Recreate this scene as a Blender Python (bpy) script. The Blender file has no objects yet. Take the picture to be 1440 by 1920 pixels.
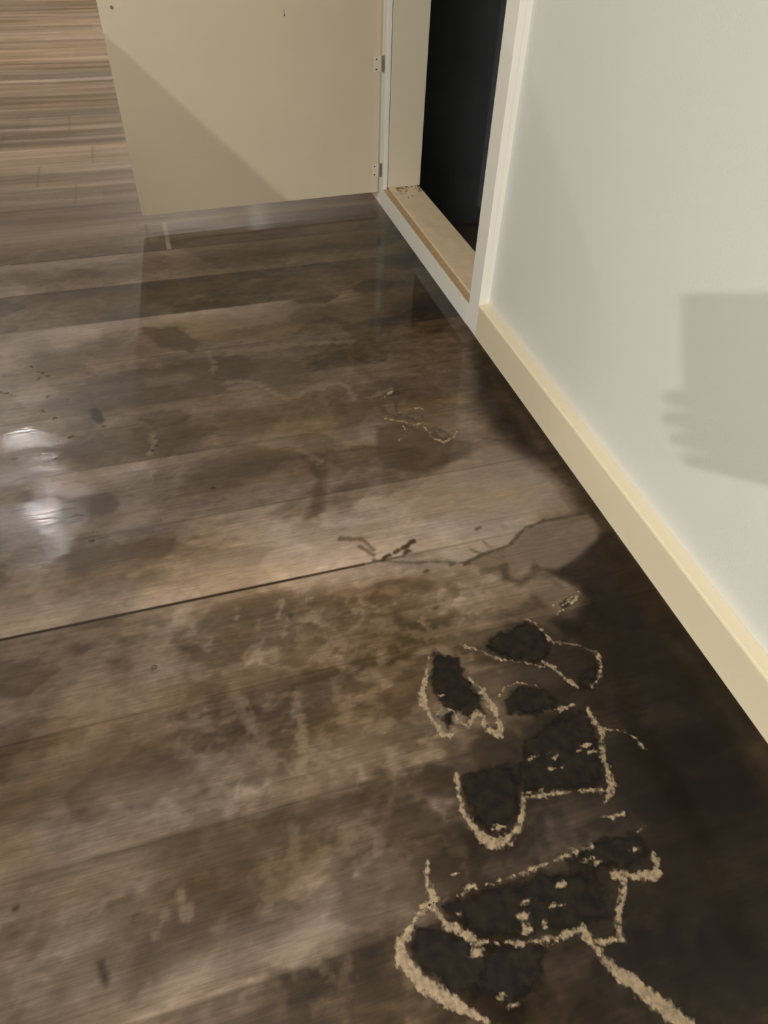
import bpy, bmesh, math, random
import numpy as np
from mathutils import Matrix, Vector

# ------------------------------------------------------------------ camera
F_PX = 1320.94
CAM = np.array([-0.7376, -1.5156, 1.0])
RM = np.array([[0.957531, -0.286909, 0.028593],
               [-0.18446, -0.685779, -0.704046],
               [0.221605, 0.668872, -0.709578]])      # rows: right, down, forward in world axes
sc = bpy.context.scene
col = sc.collection
cam_d = bpy.data.cameras.new('camera')
cam = bpy.data.objects.new('camera', cam_d)
col.objects.link(cam)
cam_d.sensor_fit = 'VERTICAL'
cam_d.sensor_height = 32.0
cam_d.lens = F_PX / 1920.0 * 32.0
cam_d.clip_start = 0.02
M4 = Matrix.Identity(4)
for i in range(3):
    M4[i][0] = RM[0][i]; M4[i][1] = -RM[1][i]; M4[i][2] = -RM[2][i]; M4[i][3] = CAM[i]
cam.matrix_world = M4
sc.camera = cam

# ------------------------------------------------------------------ look, world, exposure
sc.view_settings.view_transform = 'Standard'
sc.view_settings.look = 'None'
sc.view_settings.gamma = 1.0
sc.view_settings.use_curve_mapping = False
sc.view_settings.exposure = 0.02
sc.cycles.use_denoising = True
sc.cycles.max_bounces = 8
sc.cycles.diffuse_bounces = 4
sc.cycles.glossy_bounces = 4
sc.cycles.transparent_max_bounces = 8
sc.cycles.caustics_reflective = True
sc.cycles.sample_clamp_indirect = 3.0
world = bpy.data.worlds.new('world')
sc.world = world
world.use_nodes = True
world.node_tree.nodes['Background'].inputs[0].default_value = (0.80, 0.74, 0.64, 1)
world.node_tree.nodes['Background'].inputs[1].default_value = 0.0

LAMP_FAR = (-1.95, 2.72, 2.38)       # its reflection glints on the wet floor, the door shadows the wall from it
LAMP_NEAR = (-3.04, -3.518, 2.38)    # behind the photographer: throws the phone's shadow on the wall
POWER_FAR = 25.0
POWER_BEYOND = 25.0
POWER_NEAR = 118.0
POWER_FILL = 56.0
WARM = (1.0, 0.975, 0.94)

# ------------------------------------------------------------------ helpers
def ray(u, v):
    return RM.T @ np.array([u - 720.0, v - 960.0, F_PX])
def fl(u, v, z=0.0):
    r = ray(u, v)
    return CAM + (z - CAM[2]) / r[2] * r
def s2l(c):
    c = np.asarray(c, float) / 255.0
    return np.where(c <= 0.04045, c / 12.92, ((c + 0.055) / 1.055) ** 2.4)
def tag(o, label=None, cat=None, group=None, kind=None):
    if label: o['label'] = label
    if cat: o['category'] = cat
    if group: o['group'] = group
    if kind: o['kind'] = kind
    return o
def empty(name, loc=(0, 0, 0), rz=0.0):
    o = bpy.data.objects.new(name, None)
    o.location = loc; o.rotation_euler = (0, 0, rz); o.empty_display_size = 0.1
    col.objects.link(o)
    return o
def link(name, bm, mats, parent=None, smooth=False):
    me = bpy.data.meshes.new(name)
    bmesh.ops.recalc_face_normals(bm, faces=bm.faces)
    bm.to_mesh(me); bm.free()
    for m in (mats if isinstance(mats, (list, tuple)) else [mats]): me.materials.append(m)
    if smooth:
        me.polygons.foreach_set('use_smooth', [True] * len(me.polygons))
    o = bpy.data.objects.new(name, me)
    col.objects.link(o)
    if parent: o.parent = parent
    return o
def box(bm, a, b, bev=0.0, mat=0, top=None):
    a = [min(p, q) for p, q in zip(a, b)], [max(p, q) for p, q in zip(a, b)]
    lo, hi = a
    r = bmesh.ops.create_cube(bm, size=1.0)
    vs = r['verts']
    for v in vs:
        v.co = Vector([(lo[i] + hi[i]) / 2 + v.co[i] * (hi[i] - lo[i]) for i in range(3)])
    fs = set(f for v in vs for f in v.link_faces)
    for f in fs:
        f.material_index = mat
        f.normal_update()
        if top is not None and f.normal.z > 0.9: f.material_index = top
    if bev > 0:
        es = list(set(e for v in vs for e in v.link_edges))
        bmesh.ops.bevel(bm, geom=es, offset=bev, segments=2, affect='EDGES', profile=0.5)
def cyl(bm, c, r, h, axis='z', seg=20, bev=0.0):
    res = bmesh.ops.create_cone(bm, cap_ends=True, segments=seg, radius1=r, radius2=r, depth=h)
    vs = res['verts']
    rot = {'z': Matrix.Identity(3), 'x': Matrix.Rotation(math.pi / 2, 3, 'Y'), 'y': Matrix.Rotation(math.pi / 2, 3, 'X')}[axis]
    if bev > 0:
        es = [e for e in set(e for v in vs for e in v.link_edges) if len(e.link_faces) == 2 and any(len(f.verts) > 4 for f in e.link_faces)]
        rb = bmesh.ops.bevel(bm, geom=es, offset=bev, segments=2, affect='EDGES')
        vs = list(set(vs) | set(rb['verts']))
        vs = [v for v in vs if v.is_valid]
    for v in vs: v.co = rot @ v.co + Vector(c)

# numpy value noise
def vnoise(x, y, seed=0):
    xi = np.floor(x).astype(np.int64); yi = np.floor(y).astype(np.int64)
    xf = x - xi; yf = y - yi
    u = xf * xf * (3 - 2 * xf); w = yf * yf * (3 - 2 * yf)
    def h(a, b):
        n = (a * 374761393 + b * 668265263 + seed * 974711) & 0xFFFFFFFF
        n = ((n ^ (n >> 13)) * 1274126177) & 0xFFFFFFFF
        n = n ^ (n >> 16)
        return (n & 0xFFFF) / 65535.0
    return (h(xi, yi) * (1 - u) + h(xi + 1, yi) * u) * (1 - w) + (h(xi, yi + 1) * (1 - u) + h(xi + 1, yi + 1) * u) * w
def fbm(x, y, seed=0, oct=4, gain=0.5):
    t = 0; a = 1.0; s = 0
    for k in range(oct):
        t = t + a * (vnoise(x * 2 ** k, y * 2 ** k, seed + 17 * k) - 0.5); s += a; a *= gain
    return t / s * 2.0          # about -1..1
def sstep(a, b, x):
    t = np.clip((x - a) / (b - a), 0, 1)
    return t * t * (3 - 2 * t)
def poly_sdf(px, py, P):
    """signed distance to polygon, positive inside"""
    P = np.asarray(P, float); n = len(P)
    d = np.full(px.shape, 1e9); ins = np.zeros(px.shape, bool)
    for i in range(n):
        a = P[i]; b = P[(i + 1) % n]; e = b - a
        t = np.clip(((px - a[0]) * e[0] + (py - a[1]) * e[1]) / max(e @ e, 1e-12), 0, 1)
        d = np.minimum(d, np.hypot(px - a[0] - t * e[0], py - a[1] - t * e[1]))
        c = (a[1] > py) != (b[1] > py)
        xi = a[0] + (py - a[1]) * e[0] / (e[1] if abs(e[1]) > 1e-12 else 1e-12)
        ins ^= c & (px < xi)
    return np.where(ins, d, -d)
def line_dist(px, py, P, W):
    """distance minus half width to a polyline of varying width (positive inside)"""
    best = np.full(px.shape, -1e9)
    for i in range(len(P) - 1):
        a = np.asarray(P[i]); b = np.asarray(P[i + 1]); e = b - a
        t = np.clip(((px - a[0]) * e[0] + (py - a[1]) * e[1]) / max(e @ e, 1e-12), 0, 1)
        d = W[i] * (1 - t) + W[i + 1] * t - np.hypot(px - a[0] - t * e[0], py - a[1] - t * e[1])
        best = np.maximum(best, d)
    return best
def F2(pts):
    return [tuple(fl(u, v)[:2]) for u, v in pts]

# ------------------------------------------------------------------ materials
def mat_new(name):
    m = bpy.data.materials.new(name); m.use_nodes = True
    nt = m.node_tree
    return m, nt, nt.nodes['Principled BSDF']
def paint(name, rgb, rough=0.5, var=0.04, scale=14.0, bump=0.0, metal=0.0, coat=0.0, spec=0.5, bscale=220.0):
    m, nt, b = mat_new(name)
    c = s2l(rgb)
    tc = nt.nodes.new('ShaderNodeTexCoord')
    n = nt.nodes.new('ShaderNodeTexNoise'); n.inputs['Scale'].default_value = scale; n.inputs['Detail'].default_value = 5
    nt.links.new(tc.outputs['Object'], n.inputs['Vector'])
    r = nt.nodes.new('ShaderNodeValToRGB')
    r.color_ramp.elements[0].position = 0.3; r.color_ramp.elements[1].position = 0.7
    r.color_ramp.elements[0].color = tuple(np.clip(c * (1 - var), 0, 1)) + (1,)
    r.color_ramp.elements[1].color = tuple(np.clip(c * (1 + var), 0, 1)) + (1,)
    nt.links.new(n.outputs['Fac'], r.inputs['Fac'])
    nt.links.new(r.outputs['Color'], b.inputs['Base Color'])
    b.inputs['Roughness'].default_value = rough
    b.inputs['Metallic'].default_value = metal
    b.inputs['Coat Weight'].default_value = coat
    b.inputs['Specular IOR Level'].default_value = spec
    if bump > 0:
        n2 = nt.nodes.new('ShaderNodeTexNoise'); n2.inputs['Scale'].default_value = bscale; n2.inputs['Detail'].default_value = 3
        nt.links.new(tc.outputs['Object'], n2.inputs['Vector'])
        bp = nt.nodes.new('ShaderNodeBump'); bp.inputs['Strength'].default_value = bump; bp.inputs['Distance'].default_value = 0.002
        nt.links.new(n2.outputs['Fac'], bp.inputs['Height'])
        nt.links.new(bp.outputs['Normal'], b.inputs['Normal'])
    return m

M_WALL = paint('wall_paint', (222, 222, 214), 0.55, 0.012, 3.0, bump=0.12)
M_FAR = paint('far_wall_panelling', (158, 140, 116), 0.6, 0.06, 3.0)
M_CEIL = paint('ceiling_paint', (232, 230, 224), 0.8, 0.01, 3.0)
M_BASE = paint('baseboard_paint', (228, 214, 184), 0.4, 0.015, 8.0)
M_FRAME = paint('frame_paint', (240, 237, 226), 0.42, 0.015, 8.0)
M_RAW = paint('raw_fibreboard', (190, 160, 118), 0.75, 0.12, 60.0)
M_SILL = paint('dusty_sill_board', (230, 208, 174), 0.6, 0.07, 22.0)
M_PANEL = paint('cupboard_panel', (224, 212, 188), 0.5, 0.02, 9.0)
M_DOOR = paint('door_panel', (217, 202, 176), 0.46, 0.02, 6.0, bump=0.03)
M_DARK = paint('dark_lining', (112, 115, 118), 0.5, 0.15, 6.0)
M_DARKFLOOR = paint('dark_cupboard_floor', (128, 108, 96), 0.55, 0.3, 7.0)
M_STEEL = paint('dull_steel', (150, 145, 135), 0.38, 0.1, 90.0, metal=0.9)
M_SCREWDARK = paint('dull_dark_metal', (70, 62, 54), 0.6, 0.1, 90.0, metal=0.5)  # dark colour of the hinge screws and the nail hole
M_CRUMB = paint('sawdust', (120, 96, 62), 0.9, 0.3, 300.0)
M_PHONE = paint('phone_shell', (30, 30, 33), 0.35, 0.05, 20.0)
M_SKIN = paint('skin', (176, 136, 114), 0.5, 0.06, 40.0)
M_SLEEVE = paint('dark_sleeve', (58, 62, 74), 0.85, 0.1, 60.0)
M_BLOCKER = paint('blocker_front', (205, 198, 184), 0.5, 0.02, 6.0)
M_TOP = paint('blocker_top', (120, 112, 100), 0.35, 0.12, 18.0)
M_LAMPBODY = paint('lamp_trim', (225, 222, 214), 0.4, 0.01, 9.0)

def emis(name, rgb, s):
    m, nt, b = mat_new(name)
    b.inputs['Base Color'].default_value = (*s2l(rgb), 1)
    b.inputs['Emission Color'].default_value = (*WARM, 1)
    b.inputs['Emission Strength'].default_value = s
    return m
M_LED = emis('lamp_glass', (240, 235, 220), 6.0)
M_FILL = emis('fill_panel_glow', (240, 236, 226), 1.2)

def floor_material():
    m, nt, b = mat_new('wet_laminate')
    N = nt.nodes.new; L = nt.links.new
    tc = N('ShaderNodeTexCoord')
    at = N('ShaderNodeAttribute'); at.attribute_name = 'tone'
    ex = N('ShaderNodeAttribute'); ex.attribute_name = 'surface'     # R film, G ripple, B roughness
    sp = N('ShaderNodeSeparateColor'); L(ex.outputs['Color'], sp.inputs['Color'])
    def grain(scale, sx, sy, lo, hi, det=6):
        mp = N('ShaderNodeMapping'); mp.inputs['Scale'].default_value = (sx, sy, 1)
        L(tc.outputs['Object'], mp.inputs['Vector'])
        n = N('ShaderNodeTexNoise'); n.inputs['Scale'].default_value = scale; n.inputs['Detail'].default_value = det
        n.inputs['Roughness'].default_value = 0.62
        L(mp.outputs['Vector'], n.inputs['Vector'])
        mr = N('ShaderNodeMapRange'); mr.inputs['From Min'].default_value = 0.25; mr.inputs['From Max'].default_value = 0.75
        mr.inputs['To Min'].default_value = lo; mr.inputs['To Max'].default_value = hi
        L(n.outputs['Fac'], mr.inputs['Value'])
        return mr.outputs['Result'], n
    g1, n1 = grain(6.0, 1.0, 26.0, 0.84, 1.16)
    g2, n2 = grain(30.0, 1.0, 12.0, 0.80, 1.20, 5)
    mu = N('ShaderNodeMath'); mu.operation = 'MULTIPLY'; L(g1, mu.inputs[0]); L(g2, mu.inputs[1])
    mx = N('ShaderNodeVectorMath'); mx.operation = 'SCALE'
    L(at.outputs['Color'], mx.inputs[0]); L(mu.outputs[0], mx.inputs['Scale'])
    L(mx.outputs['Vector'], b.inputs['Base Color'])
    L(sp.outputs['Blue'], b.inputs['Roughness'])
    b.inputs['Specular IOR Level'].default_value = 0.35
    L(sp.outputs['Red'], b.inputs['Coat Weight'])
    b.inputs['Coat Roughness'].default_value = 0.045
    b.inputs['Coat IOR'].default_value = 1.33
    # fine wood relief under the film
    bp = N('ShaderNodeBump'); bp.inputs['Strength'].default_value = 0.18; bp.inputs['Distance'].default_value = 0.002
    L(n1.outputs['Fac'], bp.inputs['Height']); L(bp.outputs['Normal'], b.inputs['Normal'])
    # ripples of the film
    mp = N('ShaderNodeMapping'); mp.inputs['Scale'].default_value = (0.8, 4.0, 1)
    L(tc.outputs['Object'], mp.inputs['Vector'])
    rn = N('ShaderNodeTexNoise'); rn.inputs['Scale'].default_value = 34.0; rn.inputs['Detail'].default_value = 6
    L(mp.outputs['Vector'], rn.inputs['Vector'])
    bp2 = N('ShaderNodeBump'); bp2.inputs['Distance'].default_value = 0.004
    L(sp.outputs['Green'], bp2.inputs['Strength']); L(rn.outputs['Fac'], bp2.inputs['Height'])
    L(bp2.outputs['Normal'], b.inputs['Coat Normal'])
    return m

def puddle_material():
    m = bpy.data.materials.new('standing_water'); m.use_nodes = True
    nt = m.node_tree; nt.nodes.clear(); N = nt.nodes.new; L = nt.links.new
    out = N('ShaderNodeOutputMaterial')
    at = N('ShaderNodeAttribute'); at.attribute_name = 'depth'
    tr = N('ShaderNodeBsdfTransparent')
    mixc = N('ShaderNodeMix'); mixc.data_type = 'RGBA'
    mixc.inputs['A'].default_value = (1, 1, 1, 1); mixc.inputs['B'].default_value = (0.40, 0.345, 0.28, 1)
    L(at.outputs['Fac'], mixc.inputs['Factor']); L(mixc.outputs['Result'], tr.inputs['Color'])
    gl = N('ShaderNodeBsdfGlossy'); gl.inputs['Roughness'].default_value = 0.05
    fr = N('ShaderNodeFresnel'); fr.inputs['IOR'].default_value = 1.30
    st = N('ShaderNodeMapRange'); st.inputs['From Max'].default_value = 0.5; L(at.outputs['Fac'], st.inputs['Value'])
    mu = N('ShaderNodeMath'); mu.operation = 'MULTIPLY'; L(fr.outputs[0], mu.inputs[0]); L(st.outputs['Result'], mu.inputs[1])
    mx = N('ShaderNodeMixShader'); L(mu.outputs[0], mx.inputs[0]); L(tr.outputs[0], mx.inputs[1]); L(gl.outputs[0], mx.inputs[2])
    L(mx.outputs[0], out.inputs['Surface'])
    return m

# ------------------------------------------------------------------ lights (with their fittings)
def downlight(loc, power, label, r=0.035):
    root = empty('downlight', loc)
    tag(root, label, 'ceiling light')
    bm = bmesh.new()
    n = 32
    prof = [(0.042, 0.018), (0.055, 0.018), (0.058, 0.012), (0.055, 0.008), (0.044, 0.010)]
    rings = [[bm.verts.new((p * math.cos(2 * math.pi * k / n), p * math.sin(2 * math.pi * k / n), z)) for k in range(n)] for p, z in prof]
    for a, b in zip(rings, rings[1:] + rings[:1]):
        for k in range(n): bm.faces.new((a[k], a[(k + 1) % n], b[(k + 1) % n], b[k]))
    link('trim_ring', bm, M_LAMPBODY, root, True)
    bm = bmesh.new(); cyl(bm, (0, 0, 0.016), 0.042, 0.004, bev=0.001)
    link('lens', bm, M_LED, root)
    ld = bpy.data.lights.new('downlight_lamp', 'AREA'); ld.shape = 'DISK'; ld.size = 2 * r
    ld.energy = power; ld.color = WARM
    lo = bpy.data.objects.new('downlight_lamp', ld); lo.location = (0, 0, 0.010); lo.parent = root
    col.objects.link(lo)
downlight(LAMP_FAR, POWER_FAR, 'round ceiling downlight over the far floor beyond the open door')
downlight((-0.5, 4.4, 2.38), POWER_BEYOND, 'added unseen downlight near the far wall to brighten the far floor')  # added fill lamp for the far floor, not a known fitting
downlight(LAMP_NEAR, POWER_NEAR, 'round ceiling downlight behind the person taking the photo')
root = empty('fill_panel', (-1.9, -2.0, 2.37)); tag(root, 'added square fill panel on the ceiling, unseen, for soft ambient light', 'ceiling light')  # added for soft ambient fill, no such lamp is known here
bm = bmesh.new(); box(bm, (-0.6, -0.6, 0.004), (0.6, 0.6, 0.028)); link('diffuser', bm, M_FILL, root)
bm = bmesh.new()
for a, b in (((-0.63, -0.63), (0.63, -0.6)), ((-0.63, 0.6), (0.63, 0.63)), ((-0.63, -0.6), (-0.6, 0.6)), ((0.6, -0.6), (0.63, 0.6))):
    box(bm, (*a, 0.0), (*b, 0.03))
link('frame', bm, M_LAMPBODY, root)
ld = bpy.data.lights.new('fill_panel_lamp', 'AREA'); ld.shape = 'SQUARE'; ld.size = 1.15; ld.energy = POWER_FILL; ld.color = (1.0, 0.985, 0.96)
lo = bpy.data.objects.new('fill_panel_lamp', ld); lo.parent = root; lo.location = (0, 0, 0.0); col.objects.link(lo)

# ------------------------------------------------------------------ room shell
WX = 0.028                      # wall plane; the baseboard and the frame stand 28 mm proud of it
Y0, Y1, X0, ZC = -4.6, 5.4, -4.2, 2.40
OY0, OY1, OZ0, OZ1 = 0.060, 0.868, 0.0, 1.20
bm = bmesh.new()
box(bm, (WX, Y0, 0), (WX + 0.008, 0.03, ZC))
box(bm, (WX, 0.90, 0), (WX + 0.008, Y1, ZC))
box(bm, (WX, 0.03, 1.22), (WX + 0.008, 0.90, ZC))
tag(link('wall_right', bm, M_WALL), 'off-white painted wall on the right with faint shadows on it', 'wall', kind='structure')
bm = bmesh.new(); box(bm, (X0 - 0.1, Y0, 0), (X0, Y1, ZC))
tag(link('wall_left', bm, M_WALL), 'off-white wall on the far left side of the room', 'wall', kind='structure')
bm = bmesh.new(); box(bm, (X0 - 0.1, Y1, 0), (WX + 0.1, Y1 + 0.1, ZC))
tag(link('wall_front', bm, M_FAR), 'brown panelled wall at the far end of the room', 'wall', kind='structure')
bm = bmesh.new(); box(bm, (X0 - 0.1, Y0 - 0.1, 0), (WX + 0.1, Y0, ZC))
tag(link('wall_back', bm, M_WALL), 'off-white wall behind the person taking the photo', 'wall', kind='structure')
bm = bmesh.new(); box(bm, (X0 - 0.1, Y0 - 0.1, ZC), (WX + 0.1, Y1 + 0.1, ZC + 0.1))
tag(link('ceiling', bm, M_CEIL), 'flat white ceiling', 'ceiling', kind='structure')
# baseboard: rectangular profile with a small rounded nose
def baseboard(name, ya, yb, label):
    bm = bmesh.new()
    prof = [(WX - 0.0005, 0.0), (0.0, 0.0), (0.0, 0.0865), (0.0012, 0.0893), (0.004, 0.0905), (WX - 0.0005, 0.0912)]
    A = [bm.verts.new((x, ya, z)) for x, z in prof]; B = [bm.verts.new((x, yb, z)) for x, z in prof]
    n = len(prof)
    for k in range(n): bm.faces.new((A[k], A[(k + 1) % n], B[(k + 1) % n], B[k]))
    bm.faces.new(A); bm.faces.new(B)
    tag(link(name, bm, M_BASE), label, 'baseboard', kind='structure')
baseboard('baseboard_right', Y0 + 0.01, -0.0005, 'cream painted baseboard along the foot of the right wall')
baseboard('baseboard_far', 0.935, Y1 - 0.01, 'cream baseboard hidden behind the open cupboard door')

# ------------------------------------------------------------------ floor
xs = np.concatenate([np.arange(X0, -1.9, 0.03), np.arange(-1.9, -1.34, 0.01), np.arange(-1.34, 0.0, 0.003), [0.0, 0.03]])
ys = np.concatenate([np.arange(Y0, -2.4, 0.05), np.arange(-2.4, -1.56, 0.008), np.arange(-1.56, 1.12, 0.003), np.arange(1.12, 3.0, 0.008), np.arange(3.0, Y1 + 0.001, 0.02)])
XX, YY = np.meshgrid(xs, ys)
PW = 0.2; PB = -0.694
row = np.floor((YY - PB) / PW).astype(int)
fr = (YY - PB) / PW - row
# wood tone plus painted left-edge sheen and dark cupboard reflection, sRGB red value: per plank row, three bands (far edge, middle, near edge) x five stations across
XC = np.array([-1.2, -0.9, -0.6, -0.3, 0.0])
T = {
 8:  ([146, 142, 134, 128, 118], [142, 135, 132, 124, 112], [148, 143, 134, 124, 112]),
 7:  ([150, 141, 122, 108, 94], [138, 124, 116, 106, 88], [124, 112, 108, 92, 80]),
 6:  ([152, 146, 126, 98, 86], [130, 122, 104, 86, 82], [154, 144, 128, 108, 72]),
 5:  ([116, 90, 88, 76, 66], [126, 100, 98, 84, 72], [140, 102, 86, 94, 72]),
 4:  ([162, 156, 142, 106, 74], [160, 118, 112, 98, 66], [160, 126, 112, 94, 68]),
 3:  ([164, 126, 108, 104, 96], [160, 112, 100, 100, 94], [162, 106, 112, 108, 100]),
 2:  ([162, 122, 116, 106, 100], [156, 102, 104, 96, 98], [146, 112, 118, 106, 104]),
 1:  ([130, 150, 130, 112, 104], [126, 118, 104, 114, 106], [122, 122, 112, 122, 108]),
 0:  ([128, 118, 136, 138, 116], [144, 134, 150, 148, 124], [162, 162, 166, 156, 116]),
 -1: ([118, 126, 142, 140, 108], [126, 112, 110, 126, 100], [132, 108, 104, 102, 98]),
 -2: ([118, 108, 96, 96, 92], [108, 106, 98, 94, 92], [110, 122, 104, 94, 90]),
 -3: ([108, 100, 90, 92, 90], [104, 108, 96, 90, 90], [104, 126, 112, 94, 90]),
 -4: ([100, 96, 84, 88, 92], [98, 92, 82, 88, 92], [96, 90, 82, 88, 92]),
}
rng = np.random.RandomState(5)
tone = np.zeros(XX.shape)
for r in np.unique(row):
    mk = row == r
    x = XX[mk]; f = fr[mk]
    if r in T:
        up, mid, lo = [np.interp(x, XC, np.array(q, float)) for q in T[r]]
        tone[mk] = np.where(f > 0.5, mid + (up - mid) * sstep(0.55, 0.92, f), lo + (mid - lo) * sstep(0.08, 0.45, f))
    else:
        base = 147 + 13 * math.sin(r * 2.4 + 0.6) if r > 8 else 100
        seg = np.floor((x + 0.37 * r) / 1.2)
        tone[mk] = base + 10 * np.sin(seg * 5.1 + r)
# hue: grey / warm shift
grey = 0.5 + 0.5 * fbm(XX * 2.2, YY * 9.0, 3, 3)
# broad cloudy stains of dried and wet dirt
cl = fbm(XX * 7 + 3, YY * 10, 11, 5, 0.6)
cl2 = fbm(XX * 18, YY * 26, 23, 4, 0.6)
near = sstep(1.0, 0.5, YY)
cl3 = fbm(XX * 55, YY * 75, 29, 4, 0.65)
blot = fbm(XX * 5.5 + 7 + 0.06 * cl2, YY * 9 + 2, 53, 5, 0.55)
ridge = 1 - np.abs(fbm(XX * 9 + 0.25 * cl2, YY * 12, 67, 4, 0.6)) * 5
scuff = sstep(-0.95, -0.75, XX) * sstep(-0.22, -0.40, XX) * sstep(-0.62, -0.82, YY)
tone = np.where(YY < 1.0, 113 + (tone - 113) * 1.22, tone)
tone += near * (cl * 19 + cl2 * 16 + cl3 * 13)
tone -= near * 18 * sstep(0.02, 0.14, blot)
tone += near * (7 + 12 * scuff) * sstep(0.35, 1.0, ridge)
tone += scuff * 18 * sstep(0.05, 0.4, cl2 + 0.5 * cl3)
# printed grain streaks, stronger far away where the planks are dry
st = fbm(XX * 1.1 + 9, YY * 22 + 0.25 * np.sin(XX * 5), 41, 4, 0.5)
st2 = fbm(XX * 2.6 + 1, YY * 95, 43, 3, 0.6)
tone += st * (9 + 44 * sstep(0.7, 1.6, YY)) + st2 * (6 + 10 * sstep(0.7, 1.4, YY))
tone += 14 * sstep(0.86, 0.98, fr) * sstep(1.0, 1.6, YY)
tone += 14 * (YY > 2.906)  # brightly lit far floor painted into the tone, its warmth in warm_far

# stains with a shape of their own: (polygon in floor space, tone, softness m, strength, raggedness m)
def stain(pts, val, soft=0.012, k=1.0, rag=0.012, nz=40.0):
    global tone
    P = np.array(F2(pts)); pad = 0.08
    i0, i1 = np.searchsorted(xs, [P[:, 0].min() - pad, P[:, 0].max() + pad])
    j0, j1 = np.searchsorted(ys, [P[:, 1].min() - pad, P[:, 1].max() + pad])
    sx = XX[j0:j1, i0:i1]; sy = YY[j0:j1, i0:i1]
    if sx.size == 0: return
    d = poly_sdf(sx, sy, P) + rag * fbm(sx * nz, sy * nz, int(pts[0][0]) % 97, 4, 0.6)
    m = sstep(-soft, soft, d) * k
    t = tone[j0:j1, i0:i1]
    tone[j0:j1, i0:i1] = t * (1 - m) + (val + (val - 108) * 0.42 + (t - val) * 0.32) * m
def streak(pts, w, val, soft=0.004, k=0.9, rag=0.004, nz=90.0):
    global tone
    P = np.array(F2(pts)); pad = 0.05
    W = np.array(w if isinstance(w, (list, tuple)) else [w] * len(pts)) * 0.5
    i0, i1 = np.searchsorted(xs, [P[:, 0].min() - pad, P[:, 0].max() + pad])
    j0, j1 = np.searchsorted(ys, [P[:, 1].min() - pad, P[:, 1].max() + pad])
    sx = XX[j0:j1, i0:i1]; sy = YY[j0:j1, i0:i1]
    if sx.size == 0: return
    d = line_dist(sx, sy, P, W) + rag * fbm(sx * nz, sy * nz, int(pts[0][1]) % 89, 4, 0.6)
    m = sstep(-soft, soft, d) * k
    t = tone[j0:j1, i0:i1]
    tone[j0:j1, i0:i1] = t * (1 - m) + (val + 8 * (val > 100)) * m

# --- light dry patches
stain([(810, 900), (870, 850), (960, 815), (1010, 870), (1060, 920), (1080, 950), (960, 975), (860, 985), (760, 960)], 128, 0.02, 0.8)
stain([(400, 1130), (640, 1075), (640, 1000), (420, 1010), (380, 1060)], 150, 0.03, 0.5)
stain([(80, 620), (150, 612), (190, 622), (185, 655), (110, 662)], 158, 0.012, 0.8)
stain([(340, 600), (420, 588), (560, 575), (540, 600), (430, 622), (350, 640)], 146, 0.018, 0.5)
stain([(270, 710), (340, 700), (370, 705), (330, 722), (275, 725)], 140, 0.012, 0.7)
stain([(210, 950), (270, 930), (290, 960), (270, 985), (225, 985)], 134, 0.02, 0.8)
stain([(860, 1055), (960, 1025), (985, 1000), (1000, 985), (880, 1010), (800, 1040)], 152, 0.015, 0.7)
stain([(540, 1760), (620, 1690), (640, 1740), (600, 1800), (540, 1790)], 140, 0.02, 0.6)
stain([(620, 1640), (780, 1600), (800, 1690), (700, 1760), (640, 1770)], 112, 0.03, 0.6)
stain([(300, 1860), (520, 1800), (640, 1760), (640, 1740), (480, 1770), (300, 1830)], 128, 0.02, 0.6)
stain([(180, 1470), (330, 1430), (480, 1400), (470, 1460), (330, 1500), (190, 1520)], 122, 0.03, 0.6)
stain([(0, 1440), (80, 1400), (130, 1380), (120, 1420), (40, 1470)], 120, 0.02, 0.4)
stain([(560, 1460), (700, 1390), (730, 1420), (640, 1470), (580, 1490)], 118, 0.02, 0.6)
stain([(480, 1230), (620, 1200), (640, 1235), (560, 1260), (490, 1265)], 124, 0.02, 0.5)
# --- dark wet stains
stain([(95, 965), (110, 945), (150, 935), (200, 923), (216, 928), (222, 943), (212, 962), (160, 975), (120, 985)], 84, 0.008, 0.9, 0.006)
stain([(90, 842), (150, 822), (260, 808), (370, 800), (370, 840), (260, 858), (180, 868), (110, 862)], 92, 0.02, 0.8)
stain([(270, 615), (330, 612), (372, 640), (360, 660), (300, 650), (280, 640)], 88, 0.008, 0.85, 0.014)
stain([(145, 638), (260, 640), (290, 660), (180, 678), (150, 665)], 100, 0.018, 0.7)
stain([(60, 660), (150, 655), (160, 690), (90, 705), (60, 685)], 104, 0.014, 0.7, 0.02)
stain([(75, 760), (110, 730), (200, 722), (260, 700), (400, 690), (410, 740), (250, 775), (120, 780)], 102, 0.02, 0.7)
stain([(170, 765), (185, 763), (198, 790), (185, 795), (175, 785)], 62, 0.004, 0.9, 0.006)
stain([(120, 785), (172, 782), (172, 805), (125, 810)], 108, 0.008, 0.6)
stain([(330, 675), (400, 665), (403, 700), (380, 715), (335, 690)], 94, 0.012, 0.7)
stain([(410, 690), (470, 672), (520, 668), (560, 680), (590, 720), (540, 735), (470, 715), (420, 712)], 92, 0.015, 0.7)
stain([(400, 800), (470, 770), (520, 790), (500, 815), (420, 835)], 96, 0.02, 0.6)
stain([(345, 900), (380, 860), (480, 838), (540, 850), (530, 880), (430, 915), (360, 925)], 90, 0.02, 0.75)
stain([(560, 850), (590, 850), (612, 880), (612, 940), (600, 975), (570, 975), (580, 940), (592, 900)], 86, 0.01, 0.8, 0.01)
stain([(618, 770), (700, 750), (720, 780), (640, 800), (615, 790)], 92, 0.015, 0.6)
stain([(705, 800), (760, 795), (840, 820), (885, 830), (880, 855), (800, 885), (720, 880), (706, 850)], 84, 0.008, 0.75, 0.006)
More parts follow.
